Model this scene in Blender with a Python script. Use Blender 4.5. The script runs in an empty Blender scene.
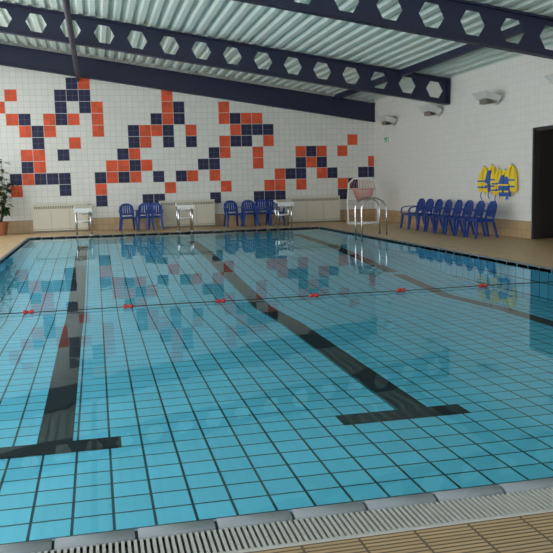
import bpy, bmesh, math, random
from mathutils import Vector, Matrix
random.seed(4)
scene=bpy.context.scene
try: scene.view_settings.view_transform='Standard'
except Exception: pass

# ---------------- camera model ----------------
F=772.0; H=1.5
ey=Vector((-181.5,90.5,-F)).normalized()
ex=Vector((3375,177.5,-F)); ex=(ex-ex.dot(ey)*ey).normalized()
ez=ex.cross(ey)
cam_d=bpy.data.cameras.new('camera'); cam=bpy.data.objects.new('camera',cam_d)
scene.collection.objects.link(cam); scene.camera=cam
cam_d.sensor_width=36; cam_d.lens=F/553*36; cam_d.clip_start=0.05; cam_d.clip_end=200
M=Matrix((tuple(ex),tuple(ey),tuple(ez))).to_4x4(); M.translation=(0,0,H)
cam.matrix_world=M
WY=27.0; WX=10.0; LX=-5.0; RY=-4.0
def wallpt(px,py,Y=WY):
    d=Vector((px-276.5,276.5-py,-F))
    w=Vector((ex.dot(d),ey.dot(d),ez.dot(d)))
    s=Y/w.y
    return w.x*s, H+w.z*s
SL=0.149
def zb(x): return 5.04-SL*x      # underside of the girders
def zd(x): return 5.80-SL*x      # underside of roof deck

# ---------------- materials ----------------
def newmat(name):
    m=bpy.data.materials.new(name); m.use_nodes=True
    nt=m.node_tree; b=nt.nodes['Principled BSDF']; return m,nt,b
def plain(name,col,rough=0.5,metal=0.0,noise=0.06,scale=6):
    m,nt,b=newmat(name)
    n=nt.nodes.new('ShaderNodeTexNoise'); n.inputs['Scale'].default_value=scale
    mr=nt.nodes.new('ShaderNodeMapRange'); mr.inputs['To Min'].default_value=1-noise; mr.inputs['To Max'].default_value=1+noise
    nt.links.new(n.outputs['Fac'],mr.inputs['Value'])
    mx=nt.nodes.new('ShaderNodeVectorMath'); mx.operation='SCALE'; mx.inputs[0].default_value=col
    nt.links.new(mr.outputs[0],mx.inputs['Scale']); nt.links.new(mx.outputs[0],b.inputs['Base Color'])
    b.inputs['Roughness'].default_value=rough; b.inputs['Metallic'].default_value=metal
    return m
def gridmat(name,col,grout,axes,size,width,rough=0.3,vary=0.08,off=(0,0),sizeb=None):
    m,nt,b=newmat(name); N=nt.nodes; L=nt.links
    tc=N.new('ShaderNodeTexCoord'); sp=N.new('ShaderNodeSeparateXYZ'); L.new(tc.outputs['Object'],sp.inputs[0])
    masks=[];cells=[]
    for i,a in enumerate(axes):
        s=size if (i==0 or sizeb is None) else sizeb
        ad=N.new('ShaderNodeMath'); ad.operation='SUBTRACT'; L.new(sp.outputs[a],ad.inputs[0]); ad.inputs[1].default_value=off[i]
        dv=N.new('ShaderNodeMath'); dv.operation='DIVIDE'; L.new(ad.outputs[0],dv.inputs[0]); dv.inputs[1].default_value=s
        fr=N.new('ShaderNodeMath'); fr.operation='FRACT'; L.new(dv.outputs[0],fr.inputs[0])
        lt=N.new('ShaderNodeMath'); lt.operation='LESS_THAN'; L.new(fr.outputs[0],lt.inputs[0]); lt.inputs[1].default_value=width/s
        fl=N.new('ShaderNodeMath'); fl.operation='FLOOR'; L.new(dv.outputs[0],fl.inputs[0])
        masks.append(lt);cells.append(fl)
    mx=N.new('ShaderNodeMath'); mx.operation='MAXIMUM'; L.new(masks[0].outputs[0],mx.inputs[0]); L.new(masks[1].outputs[0],mx.inputs[1])
    cb=N.new('ShaderNodeCombineXYZ'); L.new(cells[0].outputs[0],cb.inputs[0]); L.new(cells[1].outputs[0],cb.inputs[1])
    wn=N.new('ShaderNodeTexWhiteNoise'); wn.noise_dimensions='3D'; L.new(cb.outputs[0],wn.inputs['Vector'])
    mr=N.new('ShaderNodeMapRange'); mr.inputs['To Min'].default_value=1-vary; mr.inputs['To Max'].default_value=1+vary; L.new(wn.outputs['Value'],mr.inputs['Value'])
    sc=N.new('ShaderNodeVectorMath'); sc.operation='SCALE'; sc.inputs[0].default_value=col; L.new(mr.outputs[0],sc.inputs['Scale'])
    mc=N.new('ShaderNodeMix'); mc.data_type='RGBA'; L.new(mx.outputs[0],mc.inputs['Factor'])
    L.new(sc.outputs[0],mc.inputs['A']); mc.inputs['B'].default_value=(*grout,1)
    L.new(mc.outputs['Result'],b.inputs['Base Color'])
    b.inputs['Roughness'].default_value=rough
    return m

m_back=gridmat('white_wall_tile',(0.65,0.655,0.61),(0.48,0.49,0.45),(0,2),0.195,0.012,0.35,0.03,(0,0.01))
m_right=gridmat('white_wall_tile_side',(0.70,0.70,0.655),(0.60,0.60,0.57),(1,2),0.195,0.010,0.5,0.02,(0,0.01))
m_mred=gridmat('mosaic_orange_red',(0.66,0.075,0.018),(0.40,0.15,0.10),(0,2),0.195,0.010,0.6,0.15,(0,0.01))
m_mblue=gridmat('mosaic_navy',(0.006,0.008,0.048),(0.09,0.09,0.16),(0,2),0.195,0.010,0.6,0.25,(0,0.01))
m_pool=gridmat('pool_blue_tile',(0.17,0.71,0.93),(0.006,0.05,0.08),(0,1),0.25,0.018,0.6,0.05)
m_poolsx=gridmat('pool_side_tile_a',(0.17,0.68,0.90),(0.02,0.10,0.14),(1,2),0.25,0.016,0.4,0.06)
m_lane=gridmat('lane_black_tile',(0.003,0.004,0.005),(0.010,0.014,0.018),(0,1),0.125,0.006,0.7,0.3)
m_lane3=gridmat('lane_brown_tile',(0.07,0.035,0.028),(0.03,0.025,0.025),(0,1),0.125,0.008,0.6,0.3)
m_deck=gridmat('tan_deck_tile',(0.50,0.34,0.17),(0.28,0.19,0.10),(0,1),0.2,0.010,0.45,0.10)
m_decknear=gridmat('ribbed_deck_tile',(0.35,0.245,0.13),(0.07,0.05,0.03),(1,0),0.030,0.011,0.6,0.08,(0,0),0.25)
m_skirt=gridmat('tan_skirting_tile',(0.42,0.29,0.16),(0.25,0.17,0.10),(0,2),0.2,0.010,0.4,0.08)
m_skirty=gridmat('tan_skirting_tile_side',(0.44,0.31,0.17),(0.27,0.18,0.11),(1,2),0.2,0.010,0.4,0.08)
m_navy=plain('navy_steel_paint',(0.006,0.011,0.040),0.5)
m_roof=plain('white_roof_sheet',(0.60,0.71,0.66),0.5,0,0.05,1.5)
m_cope=plain('grey_blue_coping',(0.17,0.20,0.22),0.65)
m_joint=plain('dark_joint',(0.02,0.024,0.03),0.7)
m_grate=plain('white_grate_plastic',(0.32,0.33,0.31),0.6)
m_cream=plain('cream_enamel',(0.60,0.57,0.47),0.4)
m_creamd=plain('cream_grille_dark',(0.20,0.18,0.14),0.5)
m_blue=plain('blue_plastic',(0.008,0.045,0.24),0.4)
m_chrome=plain('stainless_steel',(0.6,0.6,0.6),0.2,1.0,0.02)
m_white=plain('white_plastic',(0.75,0.75,0.72),0.4)
m_lampg=plain('lamp_housing_grey',(0.55,0.57,0.56),0.4)
m_dark=plain('dark_rubber',(0.02,0.02,0.022),0.6)
m_red=plain('red_float_plastic',(0.40,0.02,0.015),0.4)
m_yel=plain('yellow_vest_fabric',(0.85,0.62,0.03),0.7)
m_vblue=plain('blue_vest_fabric',(0.02,0.10,0.40),0.7)
m_green=plain('exit_green',(0.02,0.42,0.14),0.5)
m_pink=plain('pink_net',(0.60,0.25,0.22),0.7)
m_leaf=plain('leaf_green',(0.02,0.055,0.015),0.45,0,0.4,20)
m_stem=plain('stem_brown',(0.12,0.07,0.04),0.8)
m_pot=plain('terracotta_pot',(0.35,0.14,0.07),0.7)
m_soil=plain('soil',(0.03,0.02,0.015),0.9)
m_void=plain('corridor_shade_dark',(0.03,0.025,0.022),0.7)  # darkness inside the doorway, put into the corridor wall colour
m_doorm=plain('dark_door_paint',(0.025,0.022,0.022),0.6)
m_lens=plain('lamp_glass',(0.7,0.72,0.7),0.1)

def watermat():
    m,nt,b=newmat('pool_water'); N=nt.nodes;L=nt.links; N.remove(b)
    out=[n for n in N if n.type=='OUTPUT_MATERIAL'][0]
    tc=N.new('ShaderNodeTexCoord'); n1=N.new('ShaderNodeTexNoise'); n1.inputs['Scale'].default_value=1.4; n1.inputs['Detail'].default_value=1.5
    L.new(tc.outputs['Object'],n1.inputs['Vector'])
    bp=N.new('ShaderNodeBump'); bp.inputs['Strength'].default_value=0.22; bp.inputs['Distance'].default_value=0.011
    L.new(n1.outputs['Fac'],bp.inputs['Height'])
    fr=N.new('ShaderNodeFresnel'); fr.inputs['IOR'].default_value=1.21
    mu=N.new('ShaderNodeMath'); mu.operation='MULTIPLY'; L.new(fr.outputs[0],mu.inputs[0]); mu.inputs[1].default_value=0.85
    tr=N.new('ShaderNodeBsdfTransparent'); tr.inputs[0].default_value=(0.95,0.99,1,1)
    gl=N.new('ShaderNodeBsdfGlossy'); gl.inputs['Roughness'].default_value=0.0; gl.inputs[0].default_value=(0.82,0.95,1,1)
    L.new(bp.outputs[0],gl.inputs['Normal'])
    mx=N.new('ShaderNodeMixShader'); L.new(mu.outputs[0],mx.inputs[0]); L.new(tr.outputs[0],mx.inputs[1]); L.new(gl.outputs[0],mx.inputs[2])
    L.new(mx.outputs[0],out.inputs[0]); return m
m_water=watermat()

# ---------------- mesh builder ----------------
class B:
    def __init__(s,*mats): s.bm=bmesh.new(); s.mats=list(mats)
    def mi(s,m):
        if m not in s.mats: s.mats.append(m)
        return s.mats.index(m)
    def face(s,vs,m,smooth=False):
        try: f=s.bm.faces.new(vs)
        except ValueError: return
        f.material_index=s.mi(m); f.smooth=smooth
    def poly(s,pts,m): s.face([s.bm.verts.new(p) for p in pts],m)
    def hexa(s,c,m):   # 8 corners: bottom 4 ccw, top 4
        v=[s.bm.verts.new(p) for p in c]
        for q in ((3,2,1,0),(4,5,6,7),(0,1,5,4),(1,2,6,5),(2,3,7,6),(3,0,4,7)): s.face([v[i] for i in q],m)
    def box(s,a,b,m):
        x0,y0,z0=a;x1,y1,z1=b
        s.hexa([(x0,y0,z0),(x1,y0,z0),(x1,y1,z0),(x0,y1,z0),(x0,y0,z1),(x1,y0,z1),(x1,y1,z1),(x0,y1,z1)],m)
    def sweep(s,pts,hw,ht,side,m):
        pts=[Vector(p) for p in pts]; side=Vector(side).normalized(); rings=[]
        for i,p in enumerate(pts):
            t=(pts[min(i+1,len(pts)-1)]-pts[max(i-1,0)]).normalized()
            n=t.cross(side).normalized()
            w=hw[i] if isinstance(hw,(list,tuple)) else hw
            rings.append([s.bm.verts.new(p+side*a*w+n*b*ht) for a,b in ((-1,-1),(1,-1),(1,1),(-1,1))])
        for a,b in zip(rings,rings[1:]):
            for k in range(4): s.face([a[k],a[(k+1)%4],b[(k+1)%4],b[k]],m)
        s.face(rings[0][::-1],m); s.face(rings[-1],m)
    def tube(s,pts,r,m,n=8,closed=False):
        pts=[Vector(p) for p in pts]; rings=[]; up=None
        for i,p in enumerate(pts):
            t=(pts[min(i+1,len(pts)-1)]-pts[max(i-1,0)]).normalized()
            if up is None: up=Vector((0,0,1)) if abs(t.z)<0.9 else Vector((1,0,0))
            u=(up-up.dot(t)*t).normalized(); v=t.cross(u); up=u
            rr=r[i] if isinstance(r,(list,tuple)) else r
            rings.append([s.bm.verts.new(p+(u*math.cos(2*math.pi*k/n)+v*math.sin(2*math.pi*k/n))*rr) for k in range(n)])
        for a,b in zip(rings,rings[1:]):
            for k in range(n): s.face([a[k],a[(k+1)%n],b[(k+1)%n],b[k]],m,True)
        s.face(rings[0][::-1],m); s.face(rings[-1],m)
    def mesh(s,name):
        bmesh.ops.recalc_face_normals(s.bm,faces=s.bm.faces)
        me=bpy.data.meshes.new(name); s.bm.to_mesh(me); s.bm.free()
        for m in s.mats: me.materials.append(m)
        return me
    def obj(s,name,loc=(0,0,0),rz=0):
        return put(s.mesh(name),name,loc,rz)
def put(me,name,loc=(0,0,0),rz=0,sc=(1,1,1)):
    o=bpy.data.objects.new(name,me); o.location=loc; o.rotation_euler=(0,0,rz); o.scale=sc
    scene.collection.objects.link(o); return o

# ---------------- pool geometry ----------------
PX0,PX1,PY0,PY1=-1.98,7.02,3.29,24.1
WL=-0.03
prof=[(PY0,-.55),(10.6,-.53),(12.6,-.60),(19.5,-.22),(PY1,-.13)]
b=B()
for (y0,z0),(y1,z1) in zip(prof,prof[1:]):
    b.poly([(PX0,y0,z0),(PX1,y0,z0),(PX1,y1,z1),(PX0,y1,z1)],m_pool)
    b.poly([(PX0,y0,z0),(PX0,y1,z1),(PX0,y1,-.001),(PX0,y0,-.001)],m_poolsx)
    b.poly([(PX1,y0,z0),(PX1,y1,z1),(PX1,y1,-.001),(PX1,y0,-.001)],m_poolsx)
b.poly([(PX0,PY1,-.13),(PX1,PY1,-.13),(PX1,PY1,-.001),(PX0,PY1,-.001)],m_back)
b.poly([(PX0,PY0,-.55),(PX1,PY0,-.55),(PX1,PY0,-.001),(PX0,PY0,-.001)],m_back)
b.obj('pool_basin')
b=B(); b.poly([(PX0,PY0,0),(PX1,PY0,0),(PX1,PY1,0),(PX0,PY1,0)],m_water); b.obj('pool_water',(0,0,WL))
def fz(y):
    for (y0,z0),(y1,z1) in zip(prof,prof[1:]):
        if y0<=y<=y1: return z0+(z1-z0)*(y-y0)/(y1-y0)
def strip(b,x0,x1,y0,y1,m):
    ys=[y0]+[p[0] for p in prof if y0<p[0]<y1]+[y1]
    for a,c in zip(ys,ys[1:]):
        b.poly([(x0,a,fz(a)+.004),(x1,a,fz(a)+.004),(x1,c,fz(c)+.004),(x0,c,fz(c)+.004)],m)
for X,m in ((-.42,m_lane),(2.66,m_lane),(6.02,m_lane3)):
    b=B(); w=.14 if X<5 else .12
    if X>5:
        strip(b,X-w,X+w,6.3,14.9,m_lane3); strip(b,X-.14,X+.14,15.2,23.2,m_lane)
    else: strip(b,X-w,X+w,6.26,22.4,m)
    cx=X-.14 if X>0 else X-.05
    strip(b,cx-.59,cx+.57,5.98,6.26,m)
    b.obj('lane_marking')

# coping
def cope_run(p0,p1,n,inner,extra=None):
    b=B()
    p0=Vector(p0);p1=Vector(p1);d=(p1-p0)/n; t=d.normalized(); inn=Vector(inner)
    for i in range(n):
        a=p0+d*i+t*.007; c=p0+d*(i+1)-t*.007
        pr=[(0.0,-.06),(0.0,.0),(-.02,.014),(-.05,.018),(-.085,.012),(-.10,.0),(-.10,-.06)]
        ra=[b.bm.verts.new(a+inn*u+Vector((0,0,w))) for u,w in pr]; rc=[b.bm.verts.new(c+inn*u+Vector((0,0,w))) for u,w in pr]
        for k in range(len(pr)-1): b.face([ra[k],ra[k+1],rc[k+1],rc[k]],m_cope,True)
        b.face(ra,m_cope); b.face(rc[::-1],m_cope)
    if extra: b.box(*extra,m_joint)
    b.obj('pool_coping')
cope_run((PX0,PY0,0),(PX1,PY0,0),26,(0,1,0),((PX0,PY0-.1,-.07),(PX1,PY0-.002,-.005)))
cope_run((PX0,PY1,0),(PX1,PY1,0),26,(0,-1,0))
cope_run((PX0,PY0,0),(PX0,PY1,0),60,(1,0,0))
cope_run((PX1,PY0,0),(PX1,PY1,0),60,(-1,0,0))
# overflow grate (near)
b=B(); gy0,gy1=PY0-.33,PY0-.105
b.box((PX0-.2,gy0,-.05),(PX1+.2,gy1,-.02),m_joint)
x=PX0-.2
while x<PX1+.2:
    b.box((x,gy0+.005,-.02),(x+.014,gy1-.005,.006),m_grate); x+=.026
b.box((PX0-.2,gy0-.01,-.03),(PX1+.2,gy0+.008,.007),m_grate)
b.obj('overflow_grate')
DY0,DY1,DZ=13.0,16.45,2.6; zt=zd(WX)+.05
# deck floor
b=B()
def slab(x0,x1,y0,y1,m,zt=0): b.box((x0,y0,-.7),(x1,y1,zt),m)
slab(LX,WX,RY,gy0-.01,m_decknear)
slab(LX,PX0-.10,gy0-.01,PY1+.10,m_deck)
slab(PX1+.10,WX,gy0-.01,PY1+.10,m_deck)
slab(LX,WX,PY1+.10,WY,m_deck)
slab(WX,WX+.2,DY0,DY1,m_deck)
b.obj('floor')
# walls
b=B()
b.hexa([(LX-.2,WY,-.7),(WX+.2,WY,-.7),(WX+.2,WY+.2,-.7),(LX-.2,WY+.2,-.7),(LX-.2,WY,zd(LX)+.1),(WX+.2,WY,zd(WX)+.05),(WX+.2,WY+.2,zd(WX)+.05),(LX-.2,WY+.2,zd(LX)+.1)],m_back)
b.obj('wall_back')
b=B(); b.box((WX,DY1,-.7),(WX+.2,WY,zt),m_right); b.obj('wall_right')
b=B(); b.box((WX,RY,-.7),(WX+.2,DY0,zt),m_right); b.obj('wall_right')
b=B(); b.box((WX,DY0,DZ),(WX+.2,DY1,zt),m_right); b.obj('wall_right')
b=B()
b.box((WX+.2,DY0-.3,-.7),(WX+2.5,DY1+.3,0),m_deck)
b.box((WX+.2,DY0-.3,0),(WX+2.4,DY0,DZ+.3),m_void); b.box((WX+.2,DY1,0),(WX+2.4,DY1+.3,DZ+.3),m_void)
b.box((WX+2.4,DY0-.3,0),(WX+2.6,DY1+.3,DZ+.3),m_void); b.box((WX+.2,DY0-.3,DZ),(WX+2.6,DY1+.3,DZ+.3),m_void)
b.obj('wall_corridor')
b=B()
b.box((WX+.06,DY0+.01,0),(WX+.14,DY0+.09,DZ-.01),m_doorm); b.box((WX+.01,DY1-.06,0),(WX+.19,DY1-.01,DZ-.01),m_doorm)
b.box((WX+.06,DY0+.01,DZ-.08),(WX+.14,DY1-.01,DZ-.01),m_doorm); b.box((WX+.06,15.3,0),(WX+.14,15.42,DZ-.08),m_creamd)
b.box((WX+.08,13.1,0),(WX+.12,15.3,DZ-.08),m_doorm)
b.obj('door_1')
b=B(); b.box((LX,WY-.02,0),(WX,WY,.42),m_skirt); b.obj('baseboard_back')
b=B(); b.box((WX-.02,DY1,0),(WX,WY-.02,.42),m_skirty); b.box((WX-.02,RY,0),(WX,DY0,.42),m_skirty); b.obj('baseboard_right')
# left wall with long windows
b=B(); zl=zd(LX)+.1
b.box((LX-.2,RY,-.7),(LX,WY,.6),m_back); b.box((LX-.2,RY,5.0),(LX,WY,zl),m_back)
b.box((LX-.2,25.6,.6),(LX,WY,5.0),m_back); b.box((LX-.2,RY,.6),(LX,-3.4,5.0),m_back)
b.obj('wall_left')
b=B(); y=-3.4
while y<25.7: b.box((LX-.14,y-.04,.6),(LX-.06,y+.04,5.0),m_navy); y+=2.9
for z in (.6,2.6,4.95): b.box((LX-.14,-3.4,z-.03),(LX-.06,25.6,z+.05),m_navy)
b.obj('window_1')
b=B()
def rearp(x0,x1,z0,f):
    b.hexa([(x0,RY-.2,z0),(x1,RY-.2,z0),(x1,RY,z0),(x0,RY,z0),(x0,RY-.2,f(x0)),(x1,RY-.2,f(x1)),(x1,RY,f(x1)),(x0,RY,f(x0))],m_back)
rearp(LX-.2,WX+.2,-.7,lambda x:.3)
b.hexa([(LX-.2,RY-.2,3.9),(WX+.2,RY-.2,3.9),(WX+.2,RY,3.9),(LX-.2,RY,3.9),(LX-.2,RY-.2,zd(LX)+.1),(WX+.2,RY-.2,zd(WX)+.1),(WX+.2,RY,zd(WX)+.1),(LX-.2,RY,zd(LX)+.1)],m_back)
b.obj('wall_rear')
b=B(); x=LX
while x<=WX+.1: b.box((x-.04,RY-.14,.3),(x+.04,RY-.06,3.9),m_navy); x+=2.5
b.obj('window_2')

# mosaic
cell=.39
cells={}
R=[(4,93),(4,110),(16,122),(28,133),(51,121),(51,132),(28,155),(40,155),(40,166),(74,143),(28,178),(17,189),(84,87),(72,121),(96,109),(96,120),(96,131),
(109,165),(109,175),(98,186),(131,153),(120,164),(142,130),(141,141),(141,164),(162,97),(162,108),(163,119),(152,130),(174,118),(195,130),(141,174),(170,185),(192,173),
(222,107),(222,118),(222,183),(222,150),(222,139),(255,117),(233,128),(266,139),(254,149),(255,160),(275,171),(275,182),(297,148),(297,181),(318,147),(318,170),(307,159),(338,148),(348,143),(338,180),(370,158),(244,117),(212,171),(266,182)]
Bl=[(72,87),(61,99),(72,99),(84,98),(61,110),(84,109),(61,121),(28,122),(40,132),(40,143),(40,177),(17,178),(28,166),(63,155),(52,178),(65,178),(65,188),
(98,175),(98,197),(120,153),(131,130),(131,141),(120,175),(131,164),(153,174),(173,108),(152,119),(184,118),(163,130),(195,141),(174,141),(181,174),(149,195),(160,195),
(212,160),(201,160),(212,150),(233,139),(244,128),(233,117),(255,128),(266,128),(244,139),(214,193),(257,193),(267,193),(286,170),(297,170),(297,159),(275,193),(307,148),(318,158),(329,169),(338,191),(348,180),(359,169),(370,169)]
for lst,m in ((R,0),(Bl,1)):
    for px,py in lst:
        X,Z=wallpt(px,py); cells[(math.floor(X/cell),math.floor((Z-.01)/cell))]=m
b=B()
for (i,j),m in cells.items():
    x0=i*cell+.014;z0=j*cell+.024; x1=min(x0+cell-.018,WX-.01)
    if x1<=x0: continue
    b.box((x0,WY-.006,z0),(x1,WY+.002,z0+cell-.018),(m_mred,m_mblue)[m])
b.obj('wall_mosaic_tiles')

# ---------------- roof ----------------
b=B(); pitch=.30; x=LX-.3; prev=None; pts=[]
while x<WX+.4:
    for dx,dz in ((0,0),(.12,0),(.16,.07),(.26,.07)): pts.append((x+dx,zd(x+dx)+dz))
    x+=pitch
va=[b.bm.verts.new((p[0],RY-.3,p[1])) for p in pts]; vb=[b.bm.verts.new((p[0],WY+.3,p[1])) for p in pts]
for k in range(len(pts)-1): b.face([va[k],va[k+1],vb[k+1],vb[k]],m_roof)
b.obj('ceiling')
def girder(Y):
    b=B(); seg=.815; d0,d1=0.03,.70; c=.365; x=LX+.05; n=int((WX-.05-LX)/seg)
    seg=(WX-.06-(LX+.05))/n
    def P(x,z,y): return b.bm.verts.new((x,y,zb(x)+z))
    for i in range(n):
        xa=x+i*seg; xm=xa+seg/2; xb=xa+seg
        up=[(xa,c),(xm-.255,c),(xm-.13,c+.22),(xm+.13,c+.22),(xm+.255,c),(xb,c),(xb,d1),(xa,d1)]
        lo=[(xa,c),(xm-.255,c),(xm-.13,c-.22),(xm+.13,c-.22),(xm+.255,c),(xb,c),(xb,d0),(xa,d0)]
        for q in (up,lo):
            for yy in (Y-.012,Y+.012): b.face([P(u,w,yy) for u,w in q],m_navy)
        h=[(xm-.255,c),(xm-.13,c+.22),(xm+.13,c+.22),(xm+.255,c),(xm+.13,c-.22),(xm-.13,c-.22)]
        for k in range(6):
            (u,w),(u2,w2)=h[k],h[(k+1)%6]
            b.face([P(u,w,Y-.012),P(u2,w2,Y-.012),P(u2,w2,Y+.012),P(u,w,Y+.012)],m_navy)
    xl,xr=LX+.05,WX-.06
    for a,e in ((0,.035),(.69,.73)):
        b.hexa([(xl,Y-.1,zb(xl)+a),(xr,Y-.1,zb(xr)+a),(xr,Y+.1,zb(xr)+a),(xl,Y+.1,zb(xl)+a),(xl,Y-.1,zb(xl)+e),(xr,Y-.1,zb(xr)+e),(xr,Y+.1,zb(xr)+e),(xl,Y+.1,zb(xl)+e)],m_navy)
    b.box((xr-.02,Y-.1,zb(xr)),(xr+.02,Y+.1,zb(xr)+.72),m_navy)
    b.obj('castellated_roof_beam')
for Y in (20.8,13.7,6.8,-.2): girder(Y)
b=B(); xl,xr=LX,WX-.01
for ya,yb,a,e in ((WY-.12,WY-.01,0,.66),(WY-.2,WY-.01,0,.04),(WY-.2,WY-.01,.62,.66)):
    b.hexa([(xl,ya,zb(xl)+a),(xr,ya,zb(xr)+a),(xr,yb,zb(xr)+a),(xl,yb,zb(xl)+a),(xl,ya,zb(xl)+e),(xr,ya,zb(xr)+e),(xr,yb,zb(xr)+e),(xl,yb,zb(xl)+e)],m_navy)
b.obj('edge_roof_beam')
b=B(); b.tube([(-.36,26.85,5.0),(-.36,15,5.0),(-.36,-3.9,5.0)],.07,m_navy,10)
for Y in (20.8,13.7,6.8): b.box((-.38,Y-.02,5.05),(-.34,Y+.02,5.12),m_navy)
b.obj('ceiling_pipe')
for X in (8.5,):
    for ya,yb in ((13.92,20.68),(20.92,26.78)):
        b=B(); b.box((X-.05,ya,zd(X)-.2),(X+.05,yb,zd(X)-.02),m_navy); b.obj('roof_purlin')

# ---------------- convector heaters ----------------
for xa,xb in ((33,88),(160,215),(290,340)):
    X0=wallpt(xa,220,26.75)[0]; X1=wallpt(xb,220,26.75)[0]; b=B(); w=X1-X0; h=.92
    b.box((0,-.26,.06),(w,-.02,h),m_cream); b.box((.03,-.22,0),(w-.03,-.03,.06),m_creamd)
    b.box((-.01,-.275,h),(w+.01,-.015,h+.02),m_cream)
    k=.06
    while k<w-.08: b.box((k,-.263,h-.14),(k+.035,-.258,h-.05),m_creamd); k+=.055
    for f in (1/3,2/3): b.box((w*f-.004,-.263,.06),(w*f+.004,-.258,h-.17),m_creamd)
    b.box((.02,-.263,.1),(w-.02,-.259,.112),m_creamd)
    b.obj('convector_heater',(X0,WY-.01,0))

# ---------------- chairs ----------------
def chair_mesh():
    b=B(m_blue); m=m_blue
    b.sweep([(0,-.24,.41),(0,-.22,.435),(0,-.1,.435),(0,.08,.42),(0,.2,.42),(0,.24,.45)],[.23,.235,.235,.225,.215,.21],.012,(1,0,0),m)
    for sx in (-1,1):
        b.sweep([(sx*.22,-.22,.44),(sx*.245,-.245,.2),(sx*.27,-.27,0)],[.036,.03,.022],.022,(1,0,0),m)
        b.sweep([(sx*.20,.20,.46),(sx*.225,.26,.2),(sx*.245,.31,0)],[.036,.03,.022],.022,(1,0,0),m)
        b.sweep([(sx*.205,.2,.44),(sx*.215,.25,.62),(sx*.195,.29,.78),(sx*.13,.31,.845)],.032,.014,(1,0,0),m)
        b.sweep([(sx*.225,.255,.66),(sx*.265,.12,.665),(sx*.275,-.08,.66),(sx*.27,-.2,.64),(sx*.262,-.245,.58),(sx*.25,-.25,.50),(sx*.235,-.235,.42)],.030,.012,(1,0,0),m)
        b.sweep([(sx*.235,-.2,.43),(sx*.225,.2,.43)],.015,.03,(1,0,0),m)
    b.sweep([(-.14,.305,.83),(-.07,.32,.855),(0,.325,.86),(.07,.32,.855),(.14,.305,.83)],.012,.035,(0,1,.1),m)
    b.sweep([(-.2,.23,.54),(0,.255,.535),(.2,.23,.54)],.01,.03,(0,1,.1),m)
    for k in range(-2,3):
        x=k*.075; b.sweep([(x,.245,.54),(x*1.0,.28,.68),(x*.9,.318,.835)],.027,.006,(1,0,0),m)
    return b.mesh('chair')
cm=chair_mesh()
for px,Y,r in ((128,26.1,.1),(146,26.15,-.05),(155,26.1,-.15),(233,26.1,.1),(250,26.1,0),(263,26.15,-.1),(275,26.1,.05)):
    X=wallpt(px,220,Y)[0]
    put(cm,'plastic_armchair',(X,Y,0),r)
for k in range(8):
    put(cm,'plastic_armchair',(9.25,17.45+k*.61,0),-math.pi/2+random.uniform(-.08,.08))

# ---------------- starting blocks ----------------
def block():
    b=B()
    b.hexa([(-.27,-.33,.78),(.27,-.33,.78),(.27,.28,.85),(-.27,.28,.85),(-.27,-.33,.83),(.27,-.33,.83),(.27,.28,.90),(-.27,.28,.90)],m_white)
    b.hexa([(-.24,-.31,.831),(.24,-.31,.831),(.24,.26,.899),(-.24,.26,.899),(-.24,-.31,.836),(.24,-.31,.836),(.24,.26,.904),(-.24,.26,.904)],m_cream)
    b.box((-.27,-.345,.70),(.27,-.33,.83),m_white)
    for sx in (-1,1):
        b.tube([(sx*.22,-.2,.80),(sx*.22,-.17,0)],.028,m_chrome)
        b.tube([(sx*.22,.22,.85),(sx*.22,.30,0)],.028,m_chrome)
        b.tube([(sx*.22,-.18,.12),(sx*.22,.29,.12)],.016,m_chrome)
        b.box((sx*.22-.05,-.23,0),(sx*.22+.05,-.11,.012),m_chrome); b.box((sx*.22-.05,.24,0),(sx*.22+.05,.36,.012),m_chrome)
    b.box((-.23,.12,.40),(.23,.40,.43),m_white)
    b.tube([(-.22,-.18,.4),(.22,-.18,.4)],.016,m_chrome); b.tube([(-.22,.38,.38),(.22,.38,.38)],.016,m_chrome)
    b.tube([(-.18,-.33,.74),(-.18,-.42,.66),(.18,-.42,.66),(.18,-.33,.74)],.014,m_chrome)
    return b.mesh('block')
bk=block()
for X in (-.4,2.75,6.0): put(bk,'starting_block',(X,24.75,0))

# ---------------- lane rope ----------------
b=B(); ry=9.75; pts=[]
for i in range(37):
    x=PX0+.01+(PX1-PX0-.02)*i/36; pts.append((x,ry+.02*math.sin(i*.7),WL+.018))
b.tube(pts,.006,m_dark,6)
fx=[-.87,.33,1.5,2.75,3.98,5.2,6.4]
for x in fx:
    b.tube([(x-.065,ry,WL+.022),(x-.058,ry,WL+.022),(x-.025,ry,WL+.022),(x-.02,ry,WL+.022),(x+.02,ry,WL+.022),(x+.025,ry,WL+.022),(x+.058,ry,WL+.022),(x+.065,ry,WL+.022)],[.01,.026,.03,.02,.02,.03,.026,.01],m_red,12)
b.obj('float_rope')

# ---------------- pool ladder ----------------
def ladder(Y,name):
    b=B()
    for dy in (-.26,.26):
        pts=[(PX1+.55,Y+dy,0),(PX1+.55,Y+dy,.55)]
        for k in range(9):
            a=math.pi*k/8; pts.append((PX1+.20+.35*math.cos(a)*1.0,Y+dy,.70+.30*math.sin(a)))
        pts+=[(PX1-.15,Y+dy,.3),(PX1-.15,Y+dy,-.15)]
        b.tube(pts,.024,m_chrome,10)
        b.tube([(PX1+.55,Y+dy,0),(PX1+.55,Y+dy,.012)],.05,m_chrome,12)
    for z in (-.06,-.13): b.box((PX1-.19,Y-.26,z-.012),(PX1-.11,Y+.26,z+.012),m_chrome)
    b.obj(name)
ladder(19.8,'pool_ladder')

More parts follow.
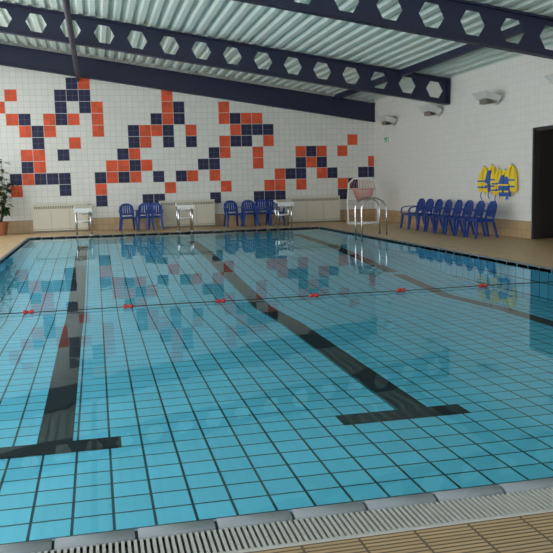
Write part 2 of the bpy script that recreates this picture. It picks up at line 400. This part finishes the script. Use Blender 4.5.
# ---------------- water basketball hoop stand ----------------
b=B(); m=m_white
b.tube([(-.42,.3,.03),(-.42,-.3,.03),(.42,-.3,.03),(.42,.3,.03),(-.42,.3,.03)],.026,m)
for sx in (-1,1):
    b.tube([(sx*.42,.2,.03),(sx*.42,.1,.8),(sx*.38,.1,1.3),(sx*.25,.1,1.46)],.026,m)
    b.tube([(sx*.42,-.28,.03),(sx*.42,.1,.7)],.02,m)
b.tube([(-.25,.1,1.46),(.25,.1,1.46)],.026,m); b.tube([(-.42,.1,.8),(.42,.1,.8)],.02,m); b.tube([(-.39,.1,1.12),(.39,.1,1.12)],.014,m_pink)
ring=[(.30*math.cos(2*math.pi*k/20),-.22+.30*math.sin(2*math.pi*k/20),1.12) for k in range(21)]
b.tube(ring,.016,m_pink)
for k in range(20):
    a=2*math.pi*k/20
    for s in (1,-1):
        a2=a+s*.45; a3=a2+s*.45
        b.tube([(.30*math.cos(a),-.22+.30*math.sin(a),1.12),(.25*math.cos(a2),-.22+.25*math.sin(a2),.95),(.18*math.cos(a3),-.22+.18*math.sin(a3),.76)],.007,m_pink,5)
for k in range(-4,5): b.tube([(k*.09,.1,1.12),(k*.065,.1,1.42)],.007,m_pink,5)
o=b.obj('water_basketball_hoop',(wallpt(363,220,24.9)[0],24.9,0),-.25); o.scale=(1.2,1,1.05)

# ---------------- floodlights / sign / vests ----------------
def flood():
    b=B()
    b.box((-.03,-.06,-.12),(-.002,.06,.06),m_lampg)
    b.tube([(-.02,0,-.05),(-.22,0,-.03)],.02,m_lampg)
    b.hexa([(-.42,-.22,.02),(-.12,-.22,-.06),(-.12,.22,-.06),(-.42,.22,.02),(-.52,-.28,.16),(-.06,-.28,.04),(-.06,.28,.04),(-.52,.28,.16)],m_lampg)
    b.hexa([(-.50,-.26,.161),(-.08,-.26,.046),(-.08,.26,.046),(-.50,.26,.161),(-.50,-.26,.17),(-.08,-.26,.055),(-.08,.26,.055),(-.50,.26,.17)],m_lens)
    for k in range(5): b.box((-.38+k*.04,-.16,-.09),(-.37+k*.04,.16,.0),m_creamd)
    return b.mesh('flood')
fm=flood()
for Y in (25.0,21.5,18.1,14.8): put(fm,'wall_floodlight',(WX,Y,3.42),0,(1,1.3,1.15))
b=B(); b.box((-.06,-.22,-.1),(-.002,.22,.1),m_white); b.box((-.066,-.2,-.08),(-.06,.2,.08),m_green); b.box((-.068,-.02,-.04),(-.066,.12,-.02),m_white)
b.poly([(-.0675,.12,-.06),(-.0675,.17,-.03),(-.0675,.12,0)],m_white); b.box((-.068,-.12,-.06),(-.066,-.06,.06),m_white)
b.obj('exit_sign',(WX,25.6,2.85))
def vest(kind):
    b=B(); A,Bm=(m_yel,m_vblue)
    if kind==2: A,Bm=m_vblue,m_yel
    for sy in (-1,1):
        pts=[(-.05,sy*.13,0),(-.075,sy*.135,.2),(-.07,sy*.12,.38),(-.05,sy*.10,.52)]
        b.sweep(pts,[.115,.12,.10,.055],.035,(0,1,0),Bm if (kind==1 and sy==1) else A)
        b.sweep([(-.05,sy*.10,.52),(-.04,sy*.07,.60),(-.03,sy*.0,.63)],.05,.025,(0,1,0.2),m_yel)
        b.box((-.117,sy*.13-.12,.10),(-.105,sy*.13+.12,.14),Bm); b.box((-.117,sy*.13-.12,.26),(-.105,sy*.13+.12,.30),Bm)
    b.box((-.02,-.2,.02),(-.005,.2,.5),Bm if kind else A)
    b.box((-.125,-.03,.095),(-.115,.03,.145),m_dark)
    b.tube([(0,0,.66),(-.06,0,.66),(-.07,0,.70)],.012,m_chrome)
    b.tube([(-.06,0,.66),(-.04,0,.6)],.01,A)
    b.tube([(-.08,.1,0),(-.09,.13,-.12),(-.08,.08,-.2)],.012,Bm); b.tube([(-.08,-.12,0),(-.09,-.1,-.1)],.014,A)
    return b.mesh('vest')
v0,v1,v2=vest(0),vest(1),vest(2)
for y,z,mm in ((18.6,1.10,v0),(18.2,1.13,v1),(17.85,1.03,v0),(17.5,1.0,v2),(17.25,1.12,v0)): put(mm,'life_vest',(WX-.015 if mm is not v2 else WX-.03,y,z),0,(1,1.0,1.0))

# ---------------- potted plant ----------------
b=B()
b.tube([(0,0,0),(0,0,.03),(0,0,.36),(0,0,.38),(0,0,.42)],[.17,.18,.24,.26,.26],m_pot,20)
b.tube([(0,0,.421),(0,0,.425)],.23,m_soil,20)
for s in range(7):
    a=s*.9; top=Vector((.30*math.cos(a),.30*math.sin(a),1.7+.12*s)); base=Vector((.05*math.cos(a),.05*math.sin(a),.42))
    mid=(base+top)/2+Vector((0.03,0,.1)); b.tube([base,mid,top],[.018,.013,.006],m_stem,6)
    for k in range(34):
        t=.2+.8*k/33; p=base.lerp(top,t)
        ang=random.uniform(0,6.28); L=random.uniform(.18,.34); el=random.uniform(-.5,.6)
        d=Vector((math.cos(ang)*math.cos(el),math.sin(ang)*math.cos(el),math.sin(el))); sd=d.cross(Vector((0,0,1))).normalized()
        w=L*.24; q=p+d*.05
        v=[b.bm.verts.new(x) for x in (q,q+d*L*.35+sd*w,q+d*L*.75+sd*w*.6-Vector((0,0,.03)),q+d*L-Vector((0,0,.07)),q+d*L*.75-sd*w*.6-Vector((0,0,.03)),q+d*L*.35-sd*w)]
        b.face(v,m_leaf)
b.obj('potted_plant',(-3.02,26.2,0))

# ---------------- light ----------------
w=bpy.data.worlds.new('world'); scene.world=w; w.use_nodes=True
bg=w.node_tree.nodes['Background']; bg.inputs[0].default_value=(0.97,0.985,1,1); bg.inputs[1].default_value=4.2
